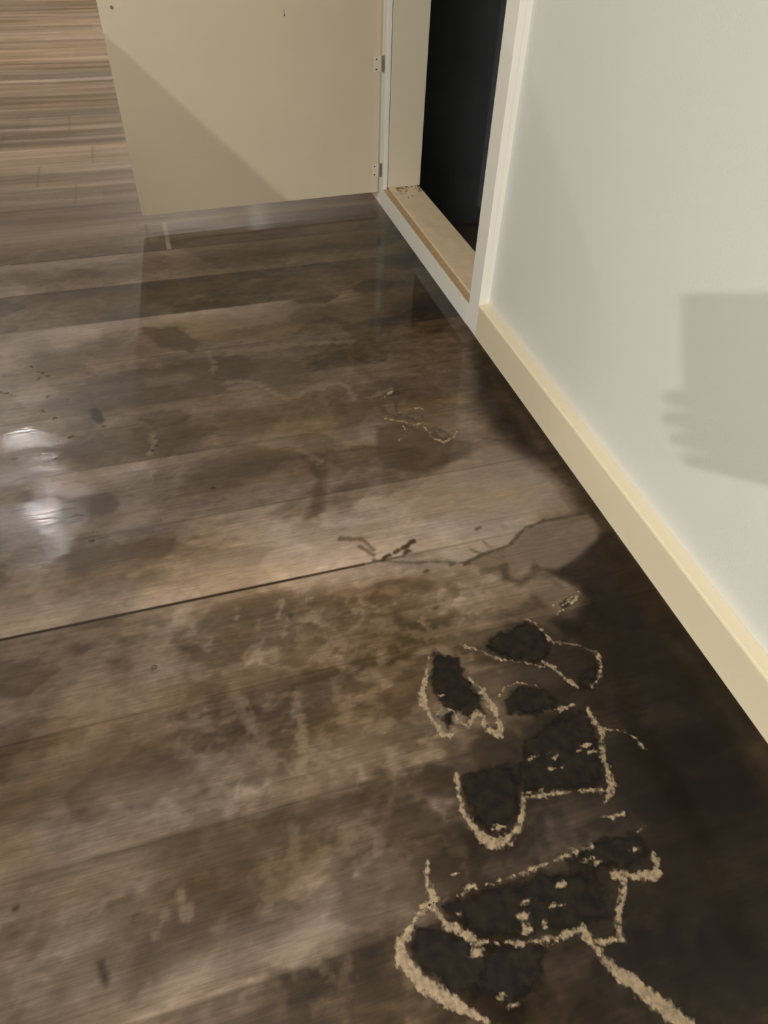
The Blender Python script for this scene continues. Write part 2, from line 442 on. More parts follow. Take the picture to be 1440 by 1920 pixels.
stain([(120, 1040), (150, 1030), (250, 1015), (330, 1010), (320, 1035), (210, 1060), (160, 1075), (130, 1068)], 94, 0.012, 0.8, 0.014)
stain([(560, 1000), (640, 990), (660, 1010), (600, 1040)], 128, 0.01, 0.6)
stain([(360, 1150), (480, 1115), (620, 1100), (600, 1135), (450, 1190), (370, 1195)], 90, 0.02, 0.75)
stain([(735, 1145), (775, 1165), (830, 1175), (810, 1200), (750, 1195)], 84, 0.012, 0.8)
stain([(880, 1270), (640, 1280), (720, 1240), (800, 1235), (800, 1310), (650, 1330)], 84, 0.03, 0.6)
stain([(470, 1330), (560, 1300), (560, 1360), (480, 1380)], 84, 0.015, 0.75)
stain([(570, 1290), (640, 1280), (650, 1350), (580, 1370)], 86, 0.015, 0.7)
stain([(480, 1395), (560, 1385), (560, 1430), (500, 1440)], 88, 0.015, 0.6)
stain([(0, 1480), (90, 1450), (180, 1400), (330, 1370), (300, 1430), (120, 1500), (0, 1530)], 92, 0.03, 0.7)
stain([(280, 1570), (480, 1510), (600, 1490), (600, 1620), (520, 1700), (400, 1720), (330, 1640)], 82, 0.03, 0.75)
stain([(620, 1500), (780, 1460), (800, 1560), (640, 1610)], 88, 0.03, 0.6)
stain([(255, 1760), (290, 1730), (310, 1710), (400, 1720), (360, 1800), (280, 1860), (240, 1880)], 84, 0.015, 0.8)
stain([(182, 1805), (195, 1800), (205, 1830), (200, 1848), (190, 1840)], 52, 0.006, 0.9, 0.004)
stain([(520, 1830), (600, 1790), (650, 1800), (640, 1850), (580, 1890), (530, 1880)], 60, 0.012, 0.85)
stain([(420, 1900), (520, 1880), (760, 1850), (860, 1920), (420, 1990)], 72, 0.03, 0.7)
stain([(640, 1770), (740, 1730), (760, 1800), (700, 1850), (650, 1830)], 66, 0.02, 0.7)
stain([(700, 1660), (790, 1640), (795, 1690), (720, 1720)], 84, 0.015, 0.5)
stain([(10, 515), (60, 508), (110, 520), (90, 535), (40, 535)], 112, 0.012, 0.7)
stain([(180, 505), (350, 495), (420, 488), (350, 512), (200, 520)], 112, 0.015, 0.6)
stain([(540, 562), (600, 555), (640, 552), (620, 566), (560, 570)], 66, 0.006, 0.8, 0.01)
stain([(985, 1090), (1040, 1082), (1086, 1110), (1080, 1132), (1046, 1148), (1005, 1118)], 116, 0.008, 0.85, 0.006)
stain([(945, 1045), (985, 1040), (1005, 1060), (985, 1080), (955, 1078)], 124, 0.008, 0.7, 0.006)
stain([(840, 1180), (900, 1160), (960, 1160), (940, 1200), (880, 1215), (800, 1215)], 118, 0.012, 0.6, 0.02, 60)
stain([(560, 1380), (700, 1340), (760, 1360), (720, 1420), (600, 1440)], 116, 0.02, 0.6, 0.03, 60)
stain([(540, 1470), (590, 1455), (600, 1480)], 122, 0.01, 0.6, 0.01)
# patch with a dark rim beside the baseboard
stain([(880, 1055), (900, 1040), (955, 1022), (985, 988), (1020, 976), (1100, 962), (1128, 985), (1125, 1015), (1085, 1040), (1045, 1070), (990, 1060), (950, 1090)], 104, 0.005, 0.9, 0.004)
streak([(870, 1058), (900, 1042), (955, 1022), (985, 990), (1020, 977), (1095, 963)], 0.006, 66, 0.003, 0.8)
streak([(700, 1050), (760, 1055), (830, 1053), (880, 1056)], 0.005, 76, 0.003, 0.7)
streak([(945, 1065), (950, 1085), (975, 1092), (1000, 1080), (1003, 1060)], 0.013, 72, 0.007, 0.8, 0.008)
streak([(1000, 1062), (1030, 1085), (1050, 1100)], 0.008, 84, 0.005, 0.6, 0.008)
streak([(905, 1072), (935, 1066), (950, 1058)], 0.007, 80, 0.005, 0.7, 0.006)
streak([(880, 1030), (940, 1050)], 0.004, 90, 0.003, 0.7)
streak([(905, 1015), (945, 1045)], 0.003, 90, 0.003, 0.6)
streak([(640, 1010), (680, 1012), (700, 1030)], 0.010, 88, 0.004, 0.7, 0.006)
streak([(676, 1025), (700, 1040)], 0.008, 84, 0.004, 0.7)
for p in ((720, 1046), (740, 1036), (756, 1028), (766, 1020), (758, 1038)):
    streak([p, (p[0] + 8, p[1] - 5)], 0.009, 58, 0.003, 0.9, 0.004)
for p in ((893, 992), (795, 1072), (845, 1060), (25, 1705), (250, 1718), (813, 1142), (648, 1150)):
    streak([p, (p[0] + 7, p[1] - 3)], 0.005, 62, 0.003, 0.8, 0.003)
# --- thin pale wisps of dried residue
WIS = [([(415, 718), (470, 714), (500, 730), (535, 748), (565, 742), (580, 728)], 0.009, 128),
       ([(600, 735), (615, 722), (640, 718), (655, 730), (665, 748)], 0.010, 128),
       ([(600, 740), (615, 760), (620, 790)], 0.007, 116), ([(690, 748), (720, 735), (735, 728)], 0.010, 122),
       ([(285, 815), (288, 832), (280, 850)], 0.008, 140), ([(500, 815), (560, 840), (600, 865)], 0.014, 120),
       ([(445, 1140), (443, 1158)], 0.007, 136), ([(532, 1128), (525, 1152)], 0.009, 142), ([(540, 1160), (532, 1188)], 0.008, 132),
       ([(575, 1122), (572, 1130)], 0.007, 136), ([(487, 1160), (484, 1178)], 0.005, 126), ([(648, 1148), (652, 1156)], 0.006, 124),
       ([(555, 1300), (562, 1340), (568, 1400), (566, 1440)], 0.012, 122), ([(440, 1290), (490, 1400), (505, 1440)], 0.012, 108),
       ([(625, 1280), (640, 1320), (648, 1350)], 0.010, 112), ([(600, 1230), (640, 1200), (620, 1215)], 0.016, 126),
       ([(720, 1180), (800, 1190), (860, 1180), (880, 1175)], 0.016, 116), ([(560, 1200), (600, 1190), (640, 1210)], 0.012, 118),
       ([(795, 1160), (792, 1172)], 0.007, 142), ([(338, 1680), (350, 1715)], 0.012, 118), ([(290, 1750), (310, 1715)], 0.007, 116),
       ([(280, 1830), (270, 1880)], 0.007, 112), ([(510, 1600), (505, 1660), (500, 1720)], 0.014, 102),
       ([(555, 1560), (550, 1640), (570, 1700), (600, 1730)], 0.012, 104), ([(350, 1530), (420, 1510), (470, 1490)], 0.008, 118),
       ([(0, 1645), (60, 1625), (110, 1612)], 0.006, 112), ([(120, 1730), (230, 1675)], 0.008, 118), ([(590, 1800), (640, 1850), (650, 1870), (600, 1895)], 0.010, 98),
       ([(640, 1780), (655, 1800), (650, 1840)], 0.012, 100), ([(510, 1815), (530, 1870), (520, 1910)], 0.010, 92),
       ([(800, 970), (870, 955), (930, 960)], 0.006, 128), ([(640, 560), (700, 548)], 0.004, 96),
       ([(390, 660), (400, 680), (398, 700)], 0.010, 120), ([(440, 660), (560, 645), (660, 640)], 0.016, 118)]
for P, w, v in WIS: streak(P, w * 1.1, v, 0.006, 0.62, 0.014)
ring = [(585 + 13 * math.cos(a), 1800 + 9 * math.sin(a)) for a in np.linspace(0, 2 * math.pi, 13)]
streak(ring, 0.005, 112, 0.003, 0.85, 0.003)

# plank joints: hairline everywhere, a wide open joint where the boards have swollen
def joint_dark(yline, xa, xb, w, k):
    global tone
    m = (1 - sstep(w * 0.5, w, np.abs(YY - yline))) * (XX > xa) * (XX < xb) * k
    tone = tone * (1 - m) + 52 * m
for r in range(-5, 24):
    joint_dark(PB + PW * r, X0, 0.0, 0.003, 0.18)
joint_dark(PB, X0, -0.62, 0.0042, 0.95)
joint_dark(PB, -0.62, -0.50, 0.0036, 0.8)
joint_dark(PB, -0.50, -0.42, 0.0032, 0.4)
joint_dark(0.706, -1.2, -0.1, 0.006, 0.35)
# end joints
def joint_end(r, x, w, val, k):
    global tone
    m = (1 - sstep(w * 0.5, w, np.abs(XX - x))) * (row == r) * k
    tone = tone * (1 - m) + val * m
joint_end(7, -0.741, 0.009, 172, 0.85)
joint_end(7, -0.80, 0.005, 90, 0.5)
joint_end(-4, -0.70, 0.004, 60, 0.3)
for r, x in ((9, -1.02), (10, -1.15), (11, -0.96), (12, -1.3), (13, -1.05), (5, -1.4), (3, -0.35), (1, -1.5), (-2, -1.3)):
    joint_end(r, x, 0.006, 100, 0.25)
tone = np.clip(tone, 18, 235)
# colour: red from tone, green and blue drop with warmth
gr = np.clip(0.5 + (grey - 0.5) * 1.3, 0, 1)
patchgrey = ((row == 7) & (XX > -0.741)) * 0.5 + ((row == 4) & (XX < -0.95)) * 0.3
gr = np.clip(gr + patchgrey, 0, 1.2)
tw = np.clip((tone - 80) / 75, 0, 1)
hue = near * 0.045 * fbm(XX * 6 + 30, YY * 11, 97, 4, 0.6)
gr = gr - 2.2 * near * np.clip(fbm(XX * 4 + 11, YY * 12, 103, 4), 0, 1) * 0.45
warm_far = hue + 0.05 * (YY > 2.906)
G_ = s2l(tone * (0.812 + 0.05 * tw + 0.045 * gr - 0.3 * warm_far)); B_ = s2l(tone * (0.61 + 0.11 * tw + 0.125 * gr - warm_far)); R_ = s2l(tone)
E_FLOOR = 1.09                # light on the floor, so that tone is what the wood shows
SHEEN = 0.016                 # what the film adds on top
rgba = np.stack([R_, G_, B_, np.ones_like(R_)], -1)
rgba[..., :3] = np.clip((rgba[..., :3] - SHEEN) / E_FLOOR, 0.004, 0.9)
# surface: film of water, ripples, roughness of the wood below
film = 0.72 + 0.5 * fbm(XX * 6, YY * 9, 61, 4)
gl = sstep(-0.95, -1.08, XX + 0.10 * fbm(XX * 8, YY * 12, 7, 4)) * sstep(-0.60, -0.45, YY) * sstep(-0.05, -0.25, YY)
film = film * (1 - gl) + gl * sstep(-0.40, 0.15, fbm(XX * 7, YY * 34, 133, 5, 0.65))
rip = 0.02 + 0.55 * sstep(-0.95, -1.13, XX + 0.16 * fbm(XX * 8, YY * 12, 7, 4)) * sstep(-0.60, -0.45, YY) * sstep(-0.10, -0.27, YY)
rip += 0.05 * sstep(-0.4, -0.8, XX) * near
rough = np.clip(0.42 + 0.12 * fbm(XX * 8, YY * 12, 71, 4), 0.2, 0.8)
surf = np.stack([np.clip(film, 0, 1), np.clip(rip, 0, 1), rough, np.ones_like(film)], -1)

def grid_mesh(name, xs_, ys_, Z, keep=None):
    nx, ny = len(xs_), len(ys_)
    Xg, Yg = np.meshgrid(xs_, ys_)
    co = np.stack([Xg.ravel(), Yg.ravel(), np.broadcast_to(Z, Xg.shape).ravel()], -1).astype(np.float32)
    idx = np.arange(nx * ny).reshape(ny, nx)
    q = np.stack([idx[:-1, :-1], idx[:-1, 1:], idx[1:, 1:], idx[1:, :-1]], -1)
    if keep is not None:
        kq = keep[:-1, :-1] | keep[:-1, 1:] | keep[1:, 1:] | keep[1:, :-1]
        q = q[kq]
    q = q.reshape(-1, 4)
    used = np.unique(q)
    remap = np.zeros(nx * ny, np.int64); remap[used] = np.arange(len(used))
    q = remap[q]; co = co[used]
    me = bpy.data.meshes.new(name)
    me.vertices.add(len(co)); me.vertices.foreach_set('co', co.ravel())
    me.loops.add(q.size); me.loops.foreach_set('vertex_index', q.ravel().astype(np.int32))
    me.polygons.add(len(q)); me.polygons.foreach_set('loop_start', np.arange(0, q.size, 4, dtype=np.int32))
    me.update(calc_edges=True)
    return me, used
me, used = grid_mesh('floor', xs, ys, np.zeros(XX.shape))
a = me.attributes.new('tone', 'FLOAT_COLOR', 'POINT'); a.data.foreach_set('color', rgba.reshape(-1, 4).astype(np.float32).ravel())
a = me.attributes.new('surface', 'FLOAT_COLOR', 'POINT'); a.data.foreach_set('color', surf.reshape(-1, 4).astype(np.float32).ravel())
me.materials.append(floor_material())
fo = bpy.data.objects.new('floor', me); col.objects.link(fo)
tag(fo, 'stained wet grey-brown wood laminate floor of long planks', 'floor', kind='structure')

# ------------------------------------------------------------------ standing water along the baseboard
PUD = [(905, 640), (1010, 785), (1150, 985), (1300, 1190), (1445, 1392), (1700, 1750), (1600, 2100), (1000, 2000), (860, 1925), (775, 1850), (745, 1780), (750, 1720),
       (800, 1690), (790, 1620), (840, 1560), (860, 1470), (900, 1400), (960, 1350), (935, 1290), (880, 1250), (900, 1190), (960, 1160), (1040, 1170), (1085, 1150),
       (1085, 1110), (1040, 1075), (1085, 1045), (1125, 1015), (1128, 988), (1100, 958), (1040, 905), (960, 850), (900, 800), (875, 750), (885, 690), (895, 645)]
P = np.array(F2(PUD)); P[:, 0] = np.minimum(P[:, 0], -0.001)
pxs = np.arange(-0.95, -0.0009, 0.0035); pys = np.arange(-1.62, 0.86, 0.0035)
PX, PY = np.meshgrid(pxs, pys)
d = poly_sdf(PX, PY, P)
d = np.where(PX > -0.06, np.maximum(d, sstep(-0.06, 0, PX) * 0.04 * (PY < 0.75)), d)
d = d + 0.016 * fbm(PX * 10, PY * 16, 81, 4, 0.5) + 0.004 * fbm(PX * 60, PY * 90, 83, 3, 0.6)
dep = sstep(-0.022, 0.075, d)
# shallower strip towards the cupboard
dep *= 1 - 0.85 * sstep(-0.12, 0.16, PY)
dep *= 1 - 0.25 * sstep(0.1, 0.9, 0.5 + 0.5 * fbm(PX * 6 + 4, PY * 9, 91, 4))
def thin(pts, k, soft=0.02):
    global dep
    s = poly_sdf(PX, PY, np.array(F2(pts))) + 0.012 * fbm(PX * 30, PY * 30, 33, 4)
    dep = dep * (1 - k * sstep(-soft, soft, s))
thin([(870, 1240), (950, 1240), (1030, 1265), (1000, 1285), (950, 1285), (930, 1310), (900, 1290)], 0.5)
thin([(1010, 1150), (1080, 1120), (1180, 1090), (1150, 1160), (1060, 1195)], 0.25, 0.03)
thin([(980, 1500), (1140, 1490), (1210, 1560), (1060, 1600), (960, 1600)], 0.3, 0.03)
thin([(860, 1600), (990, 1590), (1090, 1590), (950, 1640), (830, 1690), (815, 1650)], 0.3, 0.02)
thin([(800, 1250), (860, 1400), (960, 1370), (1000, 1440), (870, 1440), (820, 1400)], 0.35, 0.03)
thin([(1300, 1920), (1440, 1700), (1700, 1800), (1600, 2100)], 0.30, 0.08)
thin([(1240, 1330), (1380, 1270), (1440, 1340), (1320, 1370)], 0.12, 0.03)
thin([(870, 770), (930, 730), (960, 760), (900, 800)], 0.4, 0.02)
def sharp(pts, depth, soft=0.007):
    global dep
    s = poly_sdf(PX, PY, np.array(F2(pts))) + 0.006 * fbm(PX * 30, PY * 30, 35, 4)
    m = sstep(-soft, soft, s)
    dep = np.maximum(dep, depth * m) if depth > 0 else dep * (1 - m)
sharp([(1128, 992), (1152, 990), (1300, 1190), (1230, 1240), (1130, 1230), (1060, 1195), (1030, 1165), (1080, 1160), (1100, 1125), (1080, 1100), (1040, 1078), (1008, 1064), (1045, 1068), (1088, 1045)], 0.85, 0.014)
sharp([(880, 1055), (900, 1040), (955, 1022), (985, 988), (1020, 976), (1100, 962), (1124, 990), (1120, 1012), (1085, 1038), (1040, 1070), (990, 1060), (950, 1090)], 0)
thin([(950, 1070), (1040, 1085), (1085, 1112), (1080, 1130), (1045, 1150), (960, 1130)], 0.9, 0.01)
thin([(800, 1200), (1130, 1200), (1230, 1600), (1180, 1800), (1250, 1920), (780, 1900), (720, 1500)], 0.25, 0.06)
keep = dep > 0.003
me, used = grid_mesh('puddle', pxs, pys, np.full(PX.shape, 0.0007), keep)
a = me.attributes.new('depth', 'FLOAT', 'POINT'); a.data.foreach_set('value', dep.ravel()[used].astype(np.float32))
me.materials.append(puddle_material())
po = bpy.data.objects.new('puddle', me); col.objects.link(po)
tag(po, 'shallow dark puddle of water spreading along the cream baseboard', 'puddle')

# ------------------------------------------------------------------ shoe prints: ridges of pale residue around dark wet soles
M_RES = paint('dried_residue', (139, 120, 94), 0.75, 0.38, 170.0, bump=0.3, bscale=500.0)
def cover(m, lo, hi, fuzz):
    """thin deposit: lets the wood show through where it is thin"""
    nt = m.node_tree; N = nt.nodes.new; L = nt.links.new
    b = nt.nodes['Principled BSDF']
    at = N('ShaderNodeAttribute'); at.attribute_name = 'cover'
    tc = N('ShaderNodeTexCoord')
    n = N('ShaderNodeTexNoise'); n.inputs['Scale'].default_value = 170.0; n.inputs['Detail'].default_value = 6; n.inputs['Roughness'].default_value = 0.7
    L(tc.outputs['Object'], n.inputs['Vector'])
    ad = N('ShaderNodeMath'); ad.operation = 'MULTIPLY_ADD'; L(n.outputs['Fac'], ad.inputs[0]); ad.inputs[1].default_value = fuzz; L(at.outputs['Fac'], ad.inputs[2])
    mr = N('ShaderNodeMapRange'); mr.interpolation_type = 'SMOOTHSTEP'
    mr.inputs['From Min'].default_value = lo + fuzz * 0.5; mr.inputs['From Max'].default_value = hi + fuzz * 0.5
    L(ad.outputs[0], mr.inputs['Value']); L(mr.outputs['Result'], b.inputs['Alpha'])
cover(M_RES, 0.0, 1.5, 2.2)
def wet_mat():
    m, nt, b = mat_new('wet_dark_sole')
    b.inputs['Base Color'].default_value = (*s2l((54, 46, 36)), 1)
    tc = nt.nodes.new('ShaderNodeTexCoord')
    n = nt.nodes.new('ShaderNodeTexNoise'); n.inputs['Scale'].default_value = 60; n.inputs['Detail'].default_value = 6
    nt.links.new(tc.outputs['Object'], n.inputs['Vector'])
    r = nt.nodes.new('ShaderNodeValToRGB')
    r.color_ramp.elements[0].position = 0.35; r.color_ramp.elements[1].position = 0.75
    r.color_ramp.elements[0].color = (*s2l((20, 17, 13)), 1); r.color_ramp.elements[1].color = (*s2l((44, 36, 26)), 1)
    nt.links.new(n.outputs['Fac'], r.inputs['Fac']); nt.links.new(r.outputs['Color'], b.inputs['Base Color'])
    b.inputs['Roughness'].default_value = 0.5; b.inputs['Specular IOR Level'].default_value = 0.15
    return m
M_MUD = paint('trodden_mud', (92, 76, 58), 0.6, 0.3, 90.0)
M_WET = wet_mat()
cover(M_WET, 0.0, 1.0, 0.9)
cover(M_MUD, 0.0, 1.3, 1.2)
def field_mesh(name, bounds, fn, mat, parent, h, step=0.0011, z0=0.0009, fs=0.004):
    x0, x1, y0, y1 = bounds
    gx = np.arange(x0, x1, step); gy = np.arange(y0, y1, step)
    X, Y = np.meshgrid(gx, gy)
    f = fn(X, Y)
    z = z0 + np.clip(f / 0.004, -1, 1) * h
    keep = f > 0
    if not keep.any(): return None
    me, used = grid_mesh(name, gx, gy, z, keep)
    me.polygons.foreach_set('use_smooth', [True] * len(me.polygons))
    at = me.attributes.new('cover', 'FLOAT', 'POINT'); at.data.foreach_set('value', np.clip(f.ravel()[used] / fs, -1, 3).astype(np.float32))
    me.materials.append(mat)
    o = bpy.data.objects.new(name, me); col.objects.link(o); o.parent = parent
    return o
PSEED = [100]
def shoe_print(label, ridges, dark=(), specks=(), sole=None):
    """ridges: (pixel polyline on the floor, widths m); dark: floor polygons; specks: (u, v, radius m)"""
    allp = [p for r in ridges for p in r[0]] + [p for q in dark for p in q]
    A = np.array(F2(allp)); c = A.mean(0)
    root = empty('shoe_print', (c[0], c[1], 0))
    tag(root, label, 'shoe print', 'shoe prints in the wet film on the floor')
    PSEED[0] += 7; sd = PSEED[0]
    pad = 0.03
    bnd = (A[:, 0].min() - c[0] - pad, min(A[:, 0].max() - c[0] + pad, -0.002 - c[0]), A[:, 1].min() - c[1] - pad, A[:, 1].max() - c[1] + pad)
    groups = []                                   # ridges that touch make one piece
    for P, w in ridges:
        hit = [g for g in groups if any(min(math.dist(a_, b_) for a_ in P for b_ in Q) < 14 for Q, _ in g)]
        new = [(P, w)] + [r_ for g in hit for r_ in g]
        groups = [g for g in groups if g not in hit] + [new]
    def rf_of(group, sp):
        def rf(X, Y):
            best = np.full(X.shape, -1.0)
            for P, w in group:
                Q = np.array(F2(P)) - c
                W = np.interp(np.linspace(0, 1, len(P)), np.linspace(0, 1, len(w)), w) * 0.5
                best = np.maximum(best, line_dist(X, Y, Q, W))
            for u, v, r in sp:
                q = fl(u, v)[:2] - c
                best = np.maximum(best, r - np.hypot((X - q[0]) * 0.7, (Y - q[1]) * 1.5))
            n = 0.0055 * fbm(X * 75, Y * 75, sd, 4, 0.65) + 0.0045 * fbm(X * 260, Y * 190, sd + 3, 3, 0.6)
            return best + n + 0.0014
        return rf
    for g in groups: field_mesh('residue_ridge', bnd, rf_of(g, ()), M_RES, root, 0.0009)
    if specks:
        o = field_mesh('residue_flecks', bnd, rf_of((), specks), M_RES, root, 0.0009)
        if o: o['kind'] = 'stuff'
    if dark:
        def df(X, Y):
            best = np.full(X.shape, -1.0)
            for q in dark: best = np.maximum(best, poly_sdf(X, Y, np.array(F2(q)) - c))
            return best + 0.004 + 0.010 * fbm(X * 40, Y * 40, sd + 5, 5, 0.6) + 0.005 * fbm(X * 140, Y * 140, sd + 8, 3)
        field_mesh('wet_sole', bnd, df, sole or M_WET, root, 0.0002, 0.0016, 0.0008, 0.013)
    return root

shoe_print('dark oval shoe print with thick pale ragged edges on both sides',
    [([(804, 1228), (800, 1270), (790, 1300), (797, 1325), (812, 1352), (828, 1378), (848, 1380)], [0.003, 0.011, 0.014, 0.012, 0.006]),
     ([(880, 1272), (903, 1295), (924, 1328), (938, 1365), (934, 1378), (914, 1368), (905, 1350)], [0.006, 0.013, 0.012, 0.010, 0.005]),
     ([(818, 1340), (832, 1328), (848, 1332), (860, 1352), (880, 1364), (884, 1348), (896, 1334), (906, 1346)], [0.005, 0.007, 0.006, 0.005])],
    [[(812, 1226), (860, 1230), (878, 1265), (903, 1308), (912, 1340), (885, 1350), (838, 1332), (812, 1300), (806, 1262)],
     [(822, 1345), (846, 1338), (858, 1360), (838, 1372)], [(898, 1345), (916, 1350), (926, 1368), (908, 1366)]],
    [(828, 1304, 0.004)])
shoe_print('dark U-shaped heel print with a pale rim below it',
    [([(856, 1455), (861, 1490), (870, 1525), (894, 1562), (920, 1584), (948, 1578), (970, 1553), (980, 1520), (980, 1490)], [0.006, 0.010, 0.012, 0.018, 0.016, 0.009, 0.004]),
     ([(925, 1556), (950, 1548)], [0.006, 0.006])],
    [[(862, 1455), (900, 1440), (960, 1440), (974, 1480), (972, 1525), (945, 1550), (915, 1560), (892, 1545), (872, 1505)]])
shoe_print('long slanting shoe print with a torn dark middle nearest the baseboard',
    [([(985, 1160), (1002, 1168), (1022, 1190), (1034, 1204), (1080, 1209), (1120, 1226), (1128, 1250), (1122, 1274), (1110, 1286)], [0.003, 0.005, 0.005, 0.004, 0.004, 0.006, 0.007, 0.005]),
     ([(862, 1208), (900, 1222), (940, 1238), (1000, 1246), (1020, 1252)], [0.004, 0.004, 0.005, 0.004]),
     ([(1015, 1240), (1040, 1256), (1062, 1274), (1082, 1288)], [0.006, 0.009, 0.006])],
    [[(905, 1212), (930, 1190), (985, 1165), (1015, 1180), (1034, 1206), (1030, 1230), (1005, 1242), (960, 1238)],
     [(1085, 1272), (1118, 1235), (1122, 1262), (1108, 1288), (1090, 1298)]])
shoe_print('faint curved toe arc between the oval print and the baseboard',
    [([(936, 1304), (948, 1288), (972, 1281), (1006, 1286)], [0.003, 0.004, 0.005, 0.003]),
     ([(1020, 1334), (1050, 1331), (1076, 1322)], [0.003, 0.006, 0.005])],
    [[(945, 1300), (975, 1287), (1020, 1292), (1050, 1320), (1000, 1345), (950, 1340)]])
shoe_print('broad dark square print with pale right and lower edges',
    [([(1102, 1330), (1112, 1350), (1126, 1370), (1128, 1400), (1136, 1440), (1146, 1472), (1138, 1500)], [0.004, 0.008, 0.009, 0.006, 0.013, 0.008]),
     ([(985, 1496), (1040, 1488), (1100, 1482), (1146, 1484)], [0.004, 0.006, 0.007, 0.009]),
     ([(1128, 1368), (1162, 1370), (1192, 1384), (1206, 1402)], [0.005, 0.004, 0.005, 0.003]),
     ([(1126, 1532), (1146, 1533), (1168, 1527)], [0.003, 0.007, 0.005])],
    [[(985, 1390), (1040, 1350), (1100, 1335), (1118, 1400), (1132, 1470), (1060, 1478), (990, 1484), (970, 1450)]],
    [(992, 1424, 0.005), (1000, 1420, 0.004), (1040, 1421, 0.005), (1028, 1414, 0.003), (1034, 1442, 0.005), (1054, 1440, 0.004), (1100, 1398, 0.005),
     (1092, 1378, 0.003), (1084, 1408, 0.003), (1018, 1480, 0.003), (990, 1486, 0.003), (1110, 1410, 0.006), (1096, 1346, 0.003)])
shoe_print('pale square corner mark of a print near the right edge of the puddle',
    [([(1226, 1606), (1232, 1640), (1195, 1644), (1162, 1636), (1148, 1640)], [0.008, 0.013, 0.010, 0.006]),
     ([(1150, 1645), (1170, 1650), (1166, 1690), (1156, 1725), (1164, 1758)], [0.004, 0.011, 0.009, 0.007]),
     ([(1208, 1552), (1195, 1558)], [0.004, 0.004]), ([(830, 1690), (900, 1663), (1000, 1630), (1090, 1592), (1110, 1588)], [0.0015, 0.003, 0.002, 0.005, 0.008])],
    [[(1050, 1605), (1130, 1575), (1205, 1560), (1222, 1600), (1180, 1630), (1140, 1628), (1070, 1626)]],
    [(1102, 1612, 0.005), (1120, 1618, 0.004), (1190, 1592, 0.004), (882, 1664, 0.006), (1050, 1660, 0.005)])
shoe_print('thin bright upright sliver of residue on the open plank joint',
    [([(803, 1606), (800, 1640), (802, 1668), (814, 1688), (806, 1696), (780, 1706)], [0.003, 0.008, 0.010, 0.016, 0.006])])
shoe_print('large looping print with a wide pale rim at the bottom of the picture',
    [([(806, 1700), (782, 1716), (766, 1745), (752, 1775), (756, 1806), (785, 1836), (822, 1866), (870, 1892), (910, 1912)], [0.005, 0.006, 0.014, 0.018, 0.020, 0.016, 0.006]),
     ([(810, 1700), (838, 1734), (880, 1760), (900, 1766)], [0.012, 0.012, 0.010]),
     ([(900, 1766), (980, 1768), (1050, 1758), (1092, 1742)], [0.006, 0.005, 0.008, 0.008]),
     ([(1092, 1742), (1108, 1765), (1130, 1798), (1158, 1826), (1196, 1850), (1236, 1885), (1290, 1925)], [0.012, 0.010, 0.012, 0.018, 0.024, 0.020]),
     ([(1165, 1760), (1130, 1765), (1108, 1772)], [0.010, 0.006])],
    [[(780, 1740), (830, 1742), (900, 1775), (930, 1800), (900, 1850), (850, 1860), (800, 1830), (770, 1795)],
     [(830, 1700), (1050, 1630), (1120, 1640), (1140, 1720), (1080, 1735), (960, 1755), (890, 1750)],
     [(900, 1780), (1020, 1775), (1010, 1840), (960, 1880), (890, 1860)]],
    [(986, 1690, 0.005), (982, 1718, 0.007), (990, 1745, 0.006), (988, 1732, 0.004), (1022, 1730, 0.004), (1026, 1738, 0.003), (1042, 1698, 0.005), (1052, 1698, 0.004),
     (855, 1637, 0.004), (896, 1785, 0.006), (890, 1790, 0.004), (935, 1872, 0.004), (964, 1884, 0.004), (858, 1714, 0.003)])
shoe_print('washed-out toe print with curved tread lines close to the baseboard',
    [([(1044, 1150), (1068, 1138), (1082, 1120), (1084, 1112)], [0.005, 0.009, 0.006]),
     ([(1040, 1143), (1058, 1134), (1072, 1120)], [0.004, 0.005, 0.004]),
     ([(1036, 1138), (1052, 1128)], [0.004, 0.003])],
    [[(1052, 1136), (1068, 1118), (1078, 1108), (1080, 1120), (1066, 1140)]])
shoe_print('crumpled muddy print beneath the cupboard corner, farthest from the camera',
    [([(712, 750), (735, 734), (726, 742)], [0.006, 0.009, 0.006]), ([(720, 786), (752, 790), (775, 798), (790, 794)], [0.008, 0.008, 0.009, 0.006]),
     ([(796, 802), (812, 822), (832, 830), (850, 822), (858, 808)], [0.006, 0.007, 0.010, 0.007]),
     ([(748, 775), (765, 768), (785, 765), (800, 772)], [0.006, 0.006, 0.007]), ([(758, 800), (762, 814), (748, 826)], [0.006, 0.006])],
    [[(800, 802), (820, 800), (846, 815), (848, 824), (832, 826), (812, 816)], [(756, 778), (775, 772), (798, 776), (796, 790), (775, 794)], [(712, 756), (740, 752), (756, 778), (740, 786), (718, 774)]], sole=M_MUD)

# ------------------------------------------------------------------ beads of water that catch the lamp
bm = bmesh.new(); rnd = random.Random(4)
spots = [(63, 690), (75, 697), (84, 703), (70, 710), (86, 745), (78, 772), (98, 784), (128, 748), (30, 860), (36, 899), (120, 905), (150, 905), (113, 932), (118, 952), (140, 965), (148, 967),
         (118, 980), (158, 988), (172, 1016), (5, 735), (14, 739), (24, 743), (108, 857), (128, 819), (190, 797), (285, 843), (290, 834), (395, 912), (400, 914), (180, 995), (285, 1253)]
for u, v in spots:
    for k in range(2):
        p = fl(u + rnd.uniform(-6, 6), v + rnd.uniform(-3, 3))
        r = rnd.uniform(0.0015, 0.0035)
        mm = Matrix.Translation((p[0], p[1], 0.0004)) @ Matrix.Diagonal((r * 1.5, r, r * 0.45, 1))
        bmesh.ops.create_icosphere(bm, subdivisions=2, radius=1.0, matrix=mm)
m, nt, b = mat_new('water_bead')
